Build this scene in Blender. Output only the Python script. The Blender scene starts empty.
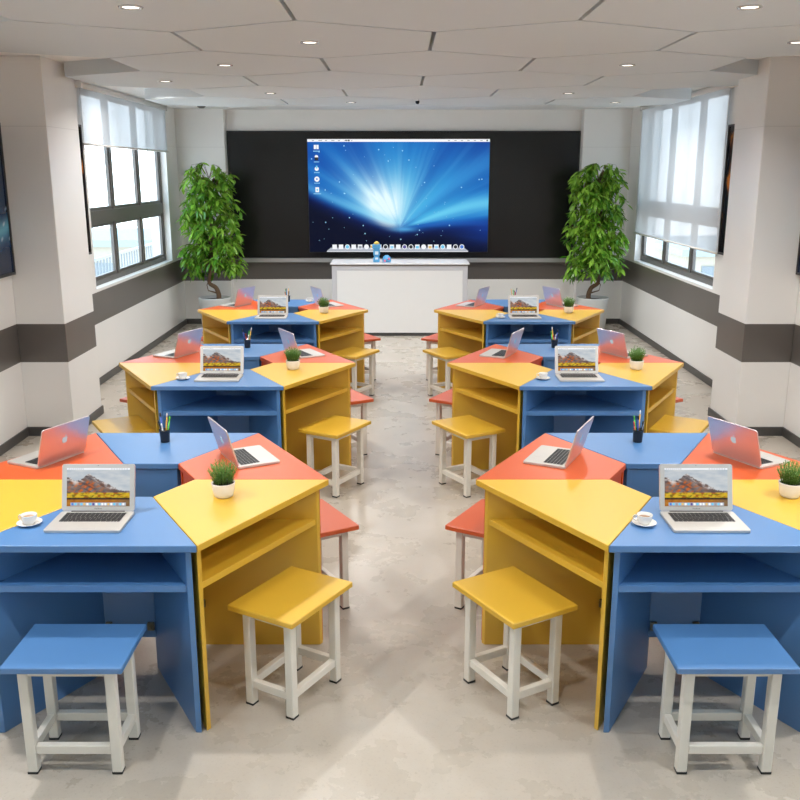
import bpy, bmesh, math, random
from mathutils import Vector, Matrix, noise
C = bpy.context.scene.collection
S = .8
PI = math.pi

# ------------------------------------------------------------------ materials
def lin(c):
    return tuple((v/12.92 if v <= .04045 else ((v+.055)/1.055)**2.4) for v in (x/255 for x in c))
def new_mat(name):
    m = bpy.data.materials.new(name); m.use_nodes = True
    return m, m.node_tree.nodes, m.node_tree.links, m.node_tree.nodes['Principled BSDF']
def mat(name, rgb, rough=.5, metal=0., spec=.5, var=0., scale=8., bump=0., bscale=200., emit=None, es=0., coat=0.):
    m, N, L, P = new_mat(name)
    col = (*lin(rgb), 1)
    P.inputs['Base Color'].default_value = col
    P.inputs['Roughness'].default_value = rough
    P.inputs['Metallic'].default_value = metal
    P.inputs['Specular IOR Level'].default_value = spec
    P.inputs['Coat Weight'].default_value = coat
    tc = N.new('ShaderNodeTexCoord')
    if var > 0:
        n = N.new('ShaderNodeTexNoise'); n.inputs['Scale'].default_value = scale; n.inputs['Detail'].default_value = 4
        L.new(tc.outputs['Object'], n.inputs['Vector'])
        r = N.new('ShaderNodeMapRange'); r.inputs['To Min'].default_value = 1-var; r.inputs['To Max'].default_value = 1+var
        L.new(n.outputs['Fac'], r.inputs['Value'])
        v = N.new('ShaderNodeVectorMath'); v.operation = 'SCALE'; v.inputs[0].default_value = col[:3]
        L.new(r.outputs[0], v.inputs['Scale']); L.new(v.outputs[0], P.inputs['Base Color'])
    if bump > 0:
        n2 = N.new('ShaderNodeTexNoise'); n2.inputs['Scale'].default_value = bscale
        L.new(tc.outputs['Object'], n2.inputs['Vector'])
        b = N.new('ShaderNodeBump'); b.inputs['Strength'].default_value = bump; b.inputs['Distance'].default_value = .002
        L.new(n2.outputs['Fac'], b.inputs['Height']); L.new(b.outputs[0], P.inputs['Normal'])
    if emit:
        P.inputs['Emission Color'].default_value = (*lin(emit), 1); P.inputs['Emission Strength'].default_value = es
    return m
M = {}
M['yellow'] = mat('yellow_laminate', (217,172,50), .38, spec=.95, var=.025, scale=5, bump=.08, bscale=350)
M['blue'] = mat('blue_laminate', (77,124,176), .38, spec=.95, var=.03, scale=5, bump=.08, bscale=350)
M['red'] = mat('orange_red_laminate', (206,84,24), .38, spec=.95, var=.03, scale=5, bump=.08, bscale=350)
M['leg'] = mat('off_white_powder_coat', (226,220,208), .4, var=.02)
M['cap'] = mat('black_rubber', (18,18,18), .6, var=.1, scale=40)
M['bracket'] = mat('dark_steel_bracket', (128,118,96), .4, metal=.3, var=.1, scale=60)
M['black_core'] = mat('black_spacer', (12,12,12), .7, var=.1)
M['alu'] = mat('brushed_aluminium', (206,202,196), .42, metal=.55, var=.02, scale=60)
M['lid'] = mat('satin_aluminium_lid', (222,210,210), .36, metal=.85, var=.01, scale=60)
M['key'] = mat('black_keys', (22,22,24), .45, var=.1, scale=200)
M['keygap'] = mat('key_well', (168,165,160), .45, var=.05, scale=100)
M['logo'] = mat('pale_cyan_logo', (168,214,228), .25, emit=(170,216,230), es=.25)
M['print'] = mat('grey_print', (110,108,105), .5, var=.02)
M['ceramic'] = mat('white_ceramic', (238,234,228), .2, var=.01)
M['coffee'] = mat('milky_coffee', (176,140,108), .15, var=.1)
M['soil'] = mat('potting_soil', (62,46,34), .9, var=.4, scale=60, bump=.8, bscale=80)
M['needle'] = mat('grey_green_needles', (92,138,52), .5, var=.35, scale=45)
M['bark'] = mat('brown_bark', (112,86,62), .8, var=.35, scale=30, bump=.9, bscale=60)
M['tub'] = mat('pale_grey_planter', (208,208,204), .5, var=.03, scale=9)
M['ceil'] = mat('ceiling_panel_paint', (212,217,219), .6, spec=.2, var=.012, scale=3)
M['upper'] = mat('upper_ceiling_paint', (240,239,237), .7, spec=.2, var=.01, scale=3)
M['ring'] = mat('chrome_ring', (205,200,194), .25, metal=.6, var=.02)
M['lamp'] = mat('lamp_lens', (255,250,240), .4, emit=(255,250,240), es=1.6)
M['frame'] = mat('bronze_grey_window_frame', (104,100,96), .4, metal=.25, var=.03)
M['trimw'] = mat('white_reveal', (236,235,232), .4, var=.01)
M['baseb'] = mat('dark_grey_skirting', (74,72,70), .35, var=.05, scale=6)
M['board'] = mat('black_glass_board', (24,24,23), .22, spec=.4, var=.05, scale=3)
M['boardf'] = mat('board_aluminium_trim', (60,60,58), .35, metal=.6, var=.03)
M['tray'] = mat('tray_aluminium', (176,176,174), .3, metal=.6, var=.03)
M['cab'] = mat('white_lacquer_cabinet', (240,238,235), .3, var=.01)
M['cabf'] = mat('pale_grey_cabinet_frame', (206,204,206), .3, var=.01)
M['cabt'] = mat('white_stone_top', (232,230,230), .15, var=.03, scale=12)
M['cabl'] = mat('dark_bronze_edge', (92,78,62), .4, var=.05)
M['picf'] = mat('dark_picture_frame', (66,62,60), .35, metal=.3, var=.04)
M['rail'] = mat('blind_bottom_rail', (222,219,214), .4, var=.01)
M['penb'] = mat('smoked_plastic_pen_cup', (28,26,32), .15, var=.1)
for n, c in dict(pencil_yellow=(222,170,60), pen_green=(90,190,70), pen_red=(200,50,45), pen_blue=(52,80,170), pen_black=(30,30,34), pen_white=(225,225,225)).items():
    M[n] = mat(n, c, .35, var=.03)
M['toyb'] = mat('sky_blue_toy_plastic', (84,160,208), .4, var=.08, scale=30)
M['toyy'] = mat('yellow_toy_plastic', (236,196,84), .4, var=.05)
M['toyp'] = mat('pink_toy_plastic', (232,120,150), .4, var=.05)
M['toyw'] = mat('white_toy_plastic', (225,232,238), .4, var=.03)
M['outb'] = mat('pale_render_building', (148,142,130), .8, var=.05, scale=.5)
M['outg'] = mat('teal_metal_roof', (128,140,140), .5, var=.05)
M['outw'] = mat('building_window', (104,112,118), .3, var=.05)

def wall_mat():
    m, N, L, P = new_mat('white_wall_panels_with_grey_band')
    P.inputs['Roughness'].default_value = .28; P.inputs['Specular IOR Level'].default_value = .5
    g = N.new('ShaderNodeNewGeometry'); s = N.new('ShaderNodeSeparateXYZ'); L.new(g.outputs['Position'], s.inputs[0])
    def math_(op, a, b):
        n = N.new('ShaderNodeMath'); n.operation = op
        for i, v in enumerate((a, b)):
            if isinstance(v, (int, float)): n.inputs[i].default_value = v
            else: L.new(v, n.inputs[i])
        return n.outputs[0]
    band = math_('MULTIPLY', math_('GREATER_THAN', s.outputs['Z'], .585), math_('LESS_THAN', s.outputs['Z'], .88))
    def seam(z, w=.0035): return math_('LESS_THAN', math_('ABSOLUTE', math_('SUBTRACT', s.outputs['Z'], z), 0), w)
    sm = seam(2.315,.0025)
    n = N.new('ShaderNodeTexNoise'); n.inputs['Scale'].default_value = 2.2; n.inputs['Detail'].default_value = 5; L.new(g.outputs['Position'], n.inputs['Vector'])
    cr = N.new('ShaderNodeValToRGB'); cr.color_ramp.elements[0].color = (*lin((232,229,224)), 1); cr.color_ramp.elements[1].color = (*lin((238,235,231)), 1)
    L.new(n.outputs['Fac'], cr.inputs[0])
    cg = N.new('ShaderNodeValToRGB'); cg.color_ramp.elements[0].color = (*lin((93,87,82)), 1); cg.color_ramp.elements[1].color = (*lin((103,97,92)), 1)
    L.new(n.outputs['Fac'], cg.inputs[0])
    mx = N.new('ShaderNodeMix'); mx.data_type = 'RGBA'; L.new(band, mx.inputs[0]); L.new(cr.outputs[0], mx.inputs[6]); L.new(cg.outputs[0], mx.inputs[7])
    m2 = N.new('ShaderNodeMix'); m2.data_type = 'RGBA'; L.new(sm, m2.inputs[0]); L.new(mx.outputs[2], m2.inputs[6]); m2.inputs[7].default_value = (*lin((218,215,210)), 1)
    L.new(m2.outputs[2], P.inputs['Base Color'])
    return m
M['wall'] = wall_mat()

def floor_mat():
    m, N, L, P = new_mat('polished_mottled_concrete')
    P.inputs['Specular IOR Level'].default_value = .55
    tc = N.new('ShaderNodeTexCoord')
    n1 = N.new('ShaderNodeTexNoise'); n1.inputs['Scale'].default_value = 3.2; n1.inputs['Detail'].default_value = 8; n1.inputs['Roughness'].default_value = .65
    n2 = N.new('ShaderNodeTexNoise'); n2.inputs['Scale'].default_value = 26; n2.inputs['Detail'].default_value = 6; n2.inputs['Roughness'].default_value = .7
    n3 = N.new('ShaderNodeTexNoise'); n3.inputs['Scale'].default_value = 95; n3.inputs['Detail'].default_value = 3
    for n in (n1, n2, n3): L.new(tc.outputs['Object'], n.inputs['Vector'])
    r1 = N.new('ShaderNodeValToRGB'); e = r1.color_ramp.elements
    e[0].position = .35; e[0].color = (*lin((178,168,154)), 1); e[1].position = .65; e[1].color = (*lin((187,178,166)), 1)
    L.new(n1.outputs['Fac'], r1.inputs[0])
    r2 = N.new('ShaderNodeValToRGB'); e = r2.color_ramp.elements
    e[0].position = .30; e[0].color = (.62,.6,.57,1); e[1].position = .43; e[1].color = (1,1,1,1)
    L.new(n2.outputs['Fac'], r2.inputs[0])
    mx = N.new('ShaderNodeMix'); mx.data_type = 'RGBA'; mx.blend_type = 'MULTIPLY'; mx.inputs[0].default_value = .15
    L.new(r1.outputs[0], mx.inputs[6]); L.new(r2.outputs[0], mx.inputs[7])
    r3 = N.new('ShaderNodeValToRGB'); e = r3.color_ramp.elements
    e[0].position = .33; e[0].color = (.8,.79,.77,1); e[1].position = .42; e[1].color = (1,1,1,1)
    L.new(n3.outputs['Fac'], r3.inputs[0])
    m2 = N.new('ShaderNodeMix'); m2.data_type = 'RGBA'; m2.blend_type = 'MULTIPLY'; m2.inputs[0].default_value = .5
    L.new(mx.outputs[2], m2.inputs[6]); L.new(r3.outputs[0], m2.inputs[7]); L.new(m2.outputs[2], P.inputs['Base Color'])
    rr = N.new('ShaderNodeMapRange'); rr.inputs['To Min'].default_value = .2; rr.inputs['To Max'].default_value = .36
    L.new(n1.outputs['Fac'], rr.inputs['Value']); L.new(rr.outputs[0], P.inputs['Roughness'])
    return m
M['floor'] = floor_mat()

def leaf_mat():
    m, N, L, P = new_mat('glossy_green_leaf')
    P.inputs['Roughness'].default_value = .25
    g = N.new('ShaderNodeNewGeometry')
    cr = N.new('ShaderNodeValToRGB'); e = cr.color_ramp.elements
    e[0].color = (*lin((60,118,26)), 1); e[1].color = (*lin((158,204,74)), 1)
    L.new(g.outputs['Random Per Island'], cr.inputs[0]); L.new(cr.outputs[0], P.inputs['Base Color'])
    t = N.new('ShaderNodeBsdfTranslucent'); L.new(cr.outputs[0], t.inputs['Color'])
    mx = N.new('ShaderNodeMixShader'); mx.inputs[0].default_value = .22
    L.new(P.outputs[0], mx.inputs[1]); L.new(t.outputs[0], mx.inputs[2])
    L.new(mx.outputs[0], N['Material Output'].inputs['Surface'])
    return m
M['leaf'] = leaf_mat()

def blind_mat():
    m, N, L, P = new_mat('sheer_white_blind_fabric')
    P.inputs['Base Color'].default_value = (*lin((232,234,236)), 1); P.inputs['Roughness'].default_value = .8
    tc = N.new('ShaderNodeTexCoord'); w = N.new('ShaderNodeTexNoise'); w.inputs['Scale'].default_value = 300
    L.new(tc.outputs['Object'], w.inputs['Vector'])
    wr = N.new('ShaderNodeMapRange'); wr.inputs['To Min'].default_value = .75; wr.inputs['To Max'].default_value = .85
    L.new(w.outputs['Fac'], wr.inputs['Value']); L.new(wr.outputs[0], P.inputs['Roughness'])
    tl = N.new('ShaderNodeBsdfTranslucent'); tl.inputs['Color'].default_value = (*lin((116,117,118)), 1)
    tr = N.new('ShaderNodeBsdfTransparent'); tr.inputs['Color'].default_value = (*lin((236,240,244)), 1)
    a = N.new('ShaderNodeMixShader'); a.inputs[0].default_value = .5; L.new(P.outputs[0], a.inputs[1]); L.new(tl.outputs[0], a.inputs[2])
    c = N.new('ShaderNodeMixShader'); c.inputs[0].default_value = .12; L.new(a.outputs[0], c.inputs[1]); L.new(tr.outputs[0], c.inputs[2])
    L.new(c.outputs[0], N['Material Output'].inputs['Surface'])
    return m
M['blind'] = blind_mat()

def glass_mat():
    m, N, L, P = new_mat('clear_window_glass')
    tr = N.new('ShaderNodeBsdfTransparent'); gl = N.new('ShaderNodeBsdfGlossy'); gl.inputs['Roughness'].default_value = .02
    tr.inputs['Color'].default_value = (.95,.98,1,1)
    mx = N.new('ShaderNodeMixShader'); mx.inputs[0].default_value = .05; L.new(tr.outputs[0], mx.inputs[1]); L.new(gl.outputs[0], mx.inputs[2])
    L.new(mx.outputs[0], N['Material Output'].inputs['Surface'])
    return m
M['glass'] = glass_mat()

def attr_emit(name, strength, rough=.15, base=.0):
    m, N, L, P = new_mat(name)
    a = N.new('ShaderNodeAttribute'); a.attribute_name = 'pic'
    P.inputs['Base Color'].default_value = (.004,.004,.006,1); P.inputs['Roughness'].default_value = rough; P.inputs['Specular IOR Level'].default_value = .5 if base else .08
    if base: L.new(a.outputs['Color'], P.inputs['Base Color'])
    L.new(a.outputs['Color'], P.inputs['Emission Color']); P.inputs['Emission Strength'].default_value = strength
    return m
M['display'] = attr_emit('lit_display_picture', 1.08, .35)
M['laptop_screen'] = attr_emit('lit_laptop_picture', .95, .3)
M['print_pic'] = attr_emit('printed_picture', .0, .15, base=1)

# ------------------------------------------------------------------ helpers
def obj(name, bm, m, parent=None, smooth=False, loc=None, rot=None):
    me = bpy.data.meshes.new(name)
    bmesh.ops.recalc_face_normals(bm, faces=bm.faces)
    if smooth:
        for f in bm.faces: f.smooth = True
    bm.to_mesh(me); bm.free()
    if isinstance(m, (list, tuple)):
        for x in m: me.materials.append(M[x])
    else: me.materials.append(M[m])
    if smooth == 'auto':
        try: me.set_sharp_from_angle(angle=math.radians(35))
        except Exception: pass
    o = bpy.data.objects.new(name, me); C.objects.link(o)
    if parent: o.parent = parent
    if loc: o.location = loc
    if rot: o.rotation_euler = rot
    return o
def tag(o, label=None, cat=None, group=None, kind=None):
    if label: o['label'] = label
    if cat: o['category'] = cat
    if group: o['group'] = group
    if kind: o['kind'] = kind
    return o
def thing(name, label, cat, loc=(0,0,0), rz=0, group=None):
    o = bpy.data.objects.new(name, None); C.objects.link(o); o.empty_display_size = .1
    o.location = loc; o.rotation_euler = (0,0,rz)
    return tag(o, label, cat, group)
def dup(root, loc, rz, label=None, parent=None):
    c = root.copy(); C.objects.link(c); c.parent = parent
    if parent is None:
        c.location = loc; c.rotation_euler = (0,0,rz)
        if label: c['label'] = label
    for ch in root.children: dup(ch, None, None, None, c)
    return c
def box(bm, x0, x1, y0, y1, z0, z1, bev=0, mi=0, seg=1):
    b = bmesh.new()
    vs = [b.verts.new(p) for p in ((x0,y0,z0),(x1,y0,z0),(x1,y1,z0),(x0,y1,z0),(x0,y0,z1),(x1,y0,z1),(x1,y1,z1),(x0,y1,z1))]
    for f in ((0,3,2,1),(4,5,6,7),(0,1,5,4),(1,2,6,5),(2,3,7,6),(3,0,4,7)): b.faces.new([vs[i] for i in f])
    if bev: bmesh.ops.bevel(b, geom=b.edges[:], offset=bev, segments=seg, affect='EDGES', profile=.5)
    return merge(bm, b, mi)
def merge(bm, b, mi=0, mtx=None):
    if mtx: bmesh.ops.transform(b, matrix=mtx, verts=b.verts)
    mp = {v: bm.verts.new(v.co) for v in b.verts}
    for f in b.faces:
        try:
            nf = bm.faces.new([mp[v] for v in f.verts]); nf.material_index = mi; nf.smooth = f.smooth
        except ValueError: pass
    b.free(); return bm
def prism(bm, pts, z0, z1, bev=0, mi=0, mtx=None):
    b = bmesh.new()
    lo = [b.verts.new((x,y,z0)) for x,y in pts]; hi = [b.verts.new((x,y,z1)) for x,y in pts]
    n = len(pts)
    b.faces.new(lo[::-1]); b.faces.new(hi)
    for i in range(n): b.faces.new((lo[i], lo[(i+1)%n], hi[(i+1)%n], hi[i]))
    if bev: bmesh.ops.bevel(b, geom=b.edges[:], offset=bev, segments=2, affect='EDGES', profile=.5)
    return merge(bm, b, mi, mtx)
def lathe(bm, prof, n=32, mi=0, cx=0, cy=0):
    b = bmesh.new(); rings = []
    for r, z in prof:
        if r < 1e-6: rings.append([b.verts.new((cx,cy,z))])
        else: rings.append([b.verts.new((cx+r*math.cos(2*PI*i/n), cy+r*math.sin(2*PI*i/n), z)) for i in range(n)])
    for a, c in zip(rings, rings[1:]):
        for i in range(n):
            j = (i+1) % n
            if len(a) == 1 and len(c) == 1: continue
            if len(a) == 1: b.faces.new((a[0], c[i], c[j]))
            elif len(c) == 1: b.faces.new((a[i], a[j], c[0]))
            else: b.faces.new((a[i], a[j], c[j], c[i]))
    for f in b.faces: f.smooth = True
    return merge(bm, b, mi)
def tube(bm, pts, rad, n=8, mi=0, cap=True):
    pts = [Vector(p) for p in pts]; rings = []
    if not isinstance(rad, (list, tuple)): rad = [rad]*len(pts)
    up = Vector((.13,.27,.95)).normalized()
    for i, p in enumerate(pts):
        t = (pts[min(i+1, len(pts)-1)] - pts[max(i-1, 0)]).normalized()
        a = t.cross(up)
        if a.length < 1e-3: a = t.cross(Vector((1,0,0)))
        a.normalize(); c = t.cross(a).normalized()
        rings.append([bm.verts.new(p + rad[i]*(math.cos(2*PI*k/n)*a + math.sin(2*PI*k/n)*c)) for k in range(n)])
    for r, q in zip(rings, rings[1:]):
        for k in range(n):
            f = bm.faces.new((r[k], r[(k+1)%n], q[(k+1)%n], q[k])); f.smooth = True; f.material_index = mi
    if cap:
        for r in (rings[0][::-1], rings[-1]):
            f = bm.faces.new(r); f.material_index = mi
    return bm
def structure(o): o['kind'] = 'structure'; return o

# ------------------------------------------------------------------ the room
XL, XR, YB, YP, ZU, ZP = -2.913, 2.98, 12.30, 12.12, 2.79, 2.687
Y0 = -1.2
W0, W1, WS = 8.60, 11.57, .893          # window opening along Y, sill height
TH = .24
V0, V1, VS = -.9, 2.07, 1.45                     # unseen window openings beside the camera, added as light, sill set high
f_ = structure(obj('floor', box(bmesh.new(), XL-TH, XR+TH, Y0, YB+.2, -.1, 0), 'floor'))
bm = bmesh.new(); box(bm, XL-TH, XR+TH, Y0, YB+.2, ZU, ZU+.12); ceil = structure(obj('ceiling', bm, 'upper'))
def side_wall(name, X, s):
    bm = bmesh.new(); xa, xb = sorted((X, X+s*TH))
    box(bm, xa, xb, Y0, V0, 0, ZU); box(bm, xa, xb, V1, W0, 0, ZU); box(bm, xa, xb, W1, YB+.2, 0, ZU)
    box(bm, xa, xb, W0, W1, 0, WS); box(bm, xa, xb, V0, V1, 0, VS)
    return structure(obj(name, bm, 'wall'))
side_wall('wall_left', XL, -1); side_wall('wall_right', XR, 1)
bm = bmesh.new(); box(bm, XL, XR, YB, YB+.2, 0, ZU)
structure(obj('wall_back', bm, 'wall'))
structure(obj('wall_front', box(bmesh.new(), XL-TH, XR+TH, Y0-.2, Y0, 0, ZU+.12), 'wall'))
PLX, PRX = -2.284, 2.36
structure(obj('wall_back_left_pier', box(bmesh.new(), XL, PLX, YP, YB, 0, ZU, .004), 'wall'))
structure(obj('wall_back_right_pier', box(bmesh.new(), PRX, XR, YP, YB, 0, ZU, .004), 'wall'))
CL0, CL1, CLX = 6.745, 7.41, -2.548
CR1, CRX = 7.34, 2.605
structure(obj('wall_left_column', box(bmesh.new(), XL, CLX, CL0, CL1, 0, ZU, .004), 'wall'))
structure(obj('wall_right_column', box(bmesh.new(), CRX, XR, CL0, CR1, 0, ZU, .004), 'wall'))
BH, BT = .072, .012
def skirt(name, segs):
    bm = bmesh.new()
    for s in segs: box(bm, *s, 0, BH, .003)
    structure(obj(name, bm, 'baseb'))
skirt('baseboard_left', [(XL, XL+BT, Y0, CL0), (XL, CLX+BT, CL0-BT, CL0), (CLX, CLX+BT, CL0, CL1+BT), (XL, XL+BT, CL1, YP)])
skirt('baseboard_right', [(XR-BT, XR, Y0, CL0), (CRX-BT, XR, CL0-BT, CL0), (CRX-BT, CRX, CL0, CR1+BT), (XR-BT, XR, CR1, YP)])
skirt('baseboard_back', [(XL, PLX, YP-BT, YP), (PRX, XR, YP-BT, YP), (PLX, PRX, YB-BT, YB)])

# windows: bronze frame of three bays over three, pale sill and reveal
def window(idx, X, s, W0, W1, WS):
    root = thing('window_%d' % idx, None, None, (X, (W0+W1)/2, WS)); root['kind'] = 'structure'
    hy = (W1-W0)/2; H = ZU-WS
    xf = s*.075; fd = .055                 # frame plane, depth
    def b(y0, y1, z0, z1, d=fd, off=0, bev=.003):
        xa, xb = sorted((xf+s*off, xf+s*(off+d))); return box(bmesh.new(), xa, xb, y0, y1, z0, z1, bev)
    tr = .006
    xa, xb = sorted((0, s*TH))
    sb = bmesh.new(); box(sb, xa-(.0 if s > 0 else 0), xb, -hy, hy, -.001, .018, .002)
    structure(obj('window_sill', sb, 'trimw', root))
    rv = bmesh.new()
    box(rv, xa, xb, -hy, -hy+.006, .018, H); box(rv, xa, xb, hy-.006, hy, .018, H); structure(obj('window_reveal', rv, 'trimw', root))
    fr = bmesh.new(); o = .055; z0 = .018
    for q in ((-hy+tr, -hy+tr+o, z0, H), (hy-tr-o, hy-tr, z0, H), (-hy+tr+o, hy-tr-o, z0, z0+o), (-hy+tr+o, hy-tr-o, H-o, H)):
        x0, x1 = sorted((xf, xf+s*fd)); box(fr, x0, x1, *q, .003)
    obj('window_frame', fr, 'frame', root)
    tz0, tz1 = .607, .737
    obj('transom', b(-hy+tr+o, hy-tr-o, tz0, tz1, fd+.01, -.005), 'frame', root)
    w = 2*hy/3
    for k in (1, 2):
        y = -hy+k*w
        for za, zb in ((z0+o, tz0), (tz1, H-o)):
            obj('mullion', b(y-.035, y+.035, za, zb), 'frame', root)
    for k in range(3):
        y0 = -hy+k*w+(tr+o if k == 0 else .035); y1 = -hy+(k+1)*w-(tr+o if k == 2 else .035)
        for za, zb in ((z0+o, tz0), (tz1, H-o)):
            sm = bmesh.new(); q = .03
            xa2, xb2 = sorted((xf+s*.012, xf+s*.045))
            for r in ((y0, y0+q, za, zb), (y1-q, y1, za, zb), (y0+q, y1-q, za, za+q), (y0+q, y1-q, zb-q, zb)):
                box(sm, xa2, xb2, *r, .002)
            sash = obj('sash', sm, 'frame', root)
            xm = xf+s*.028; xg, xh = sorted((xm-.003, xm+.003))
            obj('window_glass', box(bmesh.new(), xg, xh, y0+q, y1-q, za+q, zb-q), 'glass', sash)
    return root
window(1, XL, -1, W0, W1, WS); window(2, XR, 1, W0, W1, WS)
window(3, XL, -1, V0, V1, VS); window(4, XR, 1, V0, V1, VS)  # added pair out of view, lets daylight onto the column fronts

# roller blinds hung in front of the openings
def blind(X, s, y0, y1, zb, label):
    t = thing('roller_blind', label, 'blind', (X, (y0+y1)/2, ZU-.001)); h = (y1-y0)/2
    bm = bmesh.new(); x = -s*.03; z1 = -.05; z0 = zb-ZU+.01
    v = [[bm.verts.new((x, -h+2*h*i/12, z0+(z1-z0)*j/8)) for i in range(13)] for j in range(9)]
    for j in range(8):
        for i in range(12): bm.faces.new((v[j][i], v[j][i+1], v[j+1][i+1], v[j+1][i]))
    obj('fabric', bm, 'blind', t, smooth=True)
    bm = bmesh.new(); tube(bm, [(x, -h-.02, z0), (x, h+.03, z0)], .011, 12); obj('bottom_rail', bm, 'rail', t)
    bm = bmesh.new(); tube(bm, [(x, -h, -.03), (x, h, -.03)], .028, 16); obj('roller', bm, 'rail', t)
    bm = bmesh.new(); 
    for e in (-h-.012, h+.002): box(bm, x-.03, x+.03, e, e+.01, -.062, 0, .002)
    obj('bracket', bm, 'rail', t)
blind(XL, -1, 8.485, 11.52, 2.236, 'white sheer roller blind raised to the upper third of the left window')
blind(XR, 1, 8.485, 11.50, 1.25, 'white sheer roller blind pulled low over the right window')

# framed pictures and their grids
def pic_grid(name, w, h, nx, ny, fn, m, parent, mtx):
    me = bpy.data.meshes.new(name)
    vs = [mtx @ Vector((w*(i/nx-.5), 0, h*(j/ny-.5))) for j in range(ny+1) for i in range(nx+1)]
    fs = [(j*(nx+1)+i, j*(nx+1)+i+1, (j+1)*(nx+1)+i+1, (j+1)*(nx+1)+i) for j in range(ny) for i in range(nx)]
    me.from_pydata(vs, [], fs)
    a = me.color_attributes.new('pic', 'FLOAT_COLOR', 'POINT')
    k = 0
    for j in range(ny+1):
        for i in range(nx+1):
            c = fn(i/nx, j/ny); a.data[k].color = (*lin([max(0, min(255, q)) for q in c]), 1); k += 1
    me.materials.append(M[m])
    o = bpy.data.objects.new(name, me); C.objects.link(o); o.parent = parent
    return o
def mixc(a, b, t):
    t = max(0, min(1, t)); return [x+(y-x)*t for x, y in zip(a, b)]
def sstep(a, b, x):
    t = max(0, min(1, (x-a)/(b-a))); return t*t*(3-2*t)
def N2(x, y, z=0): return noise.fractal(Vector((x, y, z)), 1.0, 2.0, 4)   # about -1..1

def aurora(u, v):            # big display: blue rays bursting from a low centre
    A = 2.415/1.468
    px, py = (u-.505)*A, v-.21
    d = math.hypot(px, py); a = math.atan2(py, px)
    ray = .5+.5*N2(a*3.2+3, d*.5, 1.3); fine = .5+.5*N2(a*11, d*1.0, 7.1)
    base = mixc((14,66,158), (24,118,198), ray)
    base = mixc(base, (14,52,140), sstep(.62, 1., u)*sstep(.35, 1, v)*.8)
    if px < 0: bnd = .01+.40*abs(px)**1.35
    else: bnd = .0+.10*px
    # soft cyan veil above the centre, then the white plume leaning to the left
    g = math.exp(-(d/.62)**2)*sstep(-.02, .12, py-bnd*.6)
    c = mixc(base, (66,170,220), min(1, g*(.6+.9*ray)))
    pl = math.exp(-((px+.10+.22*py)/(.11+.38*py if py > 0 else .11))**2)*math.exp(-((py-.18)/.27)**2)
    c = mixc(c, (224,246,252), min(1, pl*(.75+.75*fine+.5*ray)))
    c = mixc(c, (150,214,238), .5*math.exp(-d*2.4)*sstep(.5, .8, fine)*sstep(0, .06, py-bnd))
    if px < 0: c = mixc(c, (120,200,232), .55*math.exp(-((py-bnd-.05)/.045)**2)*(.5+.6*ray))
    low = 1-sstep(bnd-.07, bnd+.045, py)
    c = mixc(c, mixc((8,28,84), (3,9,34), sstep(.0, .16, bnd-py)), low)
    if px > 0:               # broad beams to the right
        for ang, wd, st, col in ((.33, .085, .80, (112,208,238)), (.70, .10, .50, (66,160,220)), (.10, .05, .5, (36,96,190))):
            c = mixc(c, col, math.exp(-((a-ang+.10*d-.05*math.sin(3*px))/(wd*(.8+.6*fine)))**2)*sstep(.03, .2, d)*st)
        c = mixc(c, (18,62,160), .8*low*sstep(.25, .9, px)*sstep(-.26, -.02, py)*(.6+.4*fine))
    c = mixc(c, (90,176,226), .8*math.exp(-((px-.05)/.11)**2-((py+.005)/.022)**2))
    return c
random.seed(5)

dw, dh = 2.388, 1.46
board = thing('blackboard', 'wide black glass board filling the back wall between the pale piers', 'blackboard', ((PLX+PRX)/2, YB-.02, .87))
bw = (PRX-PLX)/2-.004
bm = bmesh.new(); box(bm, -bw, bw, -.015, .019, .0, 1.654, .003); obj('board_panel', bm, 'board', board)
bm = bmesh.new()
for q in ((-bw, bw, .0, .014), (-bw, bw, 1.64, 1.654), (-bw, -bw+.012, .014, 1.64), (bw-.012, bw, .014, 1.64)): box(bm, q[0], q[1], -.025, -.0155, q[2], q[3], .002)
obj('board_trim', bm, 'boardf', board)
bm = bmesh.new(); box(bm, -bw+.1, bw-.1, -.085, .018, -.045, -.001, .004); box(bm, -bw+.1, bw-.1, -.095, -.085, -.045, .008, .002)
obj('chalk_tray', bm, 'tray', board)

disp = thing('wall_display', 'large lit display showing blue aurora desktop on the black board', 'display', (-.028, YB-.046, 1.689))
bm = bmesh.new(); box(bm, -dw/2-.008, dw/2+.008, -.02, .0095, -dh/2-.008, dh/2+.008, .003); obj('display_body', bm, 'boardf', disp)
pic_grid('display_picture', dw, dh, 240, 146, aurora, 'display', disp, Matrix.Translation((0,-.0215,0)))
def em(name, c, s=1.0, base=(0,0,0)):
    m, N, L, P = new_mat(name); P.inputs['Base Color'].default_value = (*lin(c), 1) if not s else (.01,.01,.01,1)
    P.inputs['Emission Color'].default_value = (*lin(c), 1); P.inputs['Emission Strength'].default_value = s; P.inputs['Roughness'].default_value = .4
    M[name] = m
for n, c in dict(ui_white=(244,246,250), ui_dock=(178,184,196), ui_cyan=(110,200,236), ui_black=(24,26,30), ui_amber=(226,190,110), ui_violet=(86,76,150), ui_star=(150,214,246), ui_grey=(150,156,166), ui_blue=(60,120,210)).items(): em(n, c)
uis = ['ui_white','ui_dock','ui_cyan','ui_black','ui_amber','ui_violet','ui_star','ui_grey','ui_blue']
U = {n: i for i, n in enumerate(uis)}
Yf = -.0235
def q4(bm, x0, x1, z0, z1, m, y=Yf, sk=0):
    f = bm.faces.new([bm.verts.new(p) for p in ((x0-sk,y,z0),(x1+sk,y,z0),(x1,y,z1),(x0,y,z1))]); f.material_index = U[m]
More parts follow.
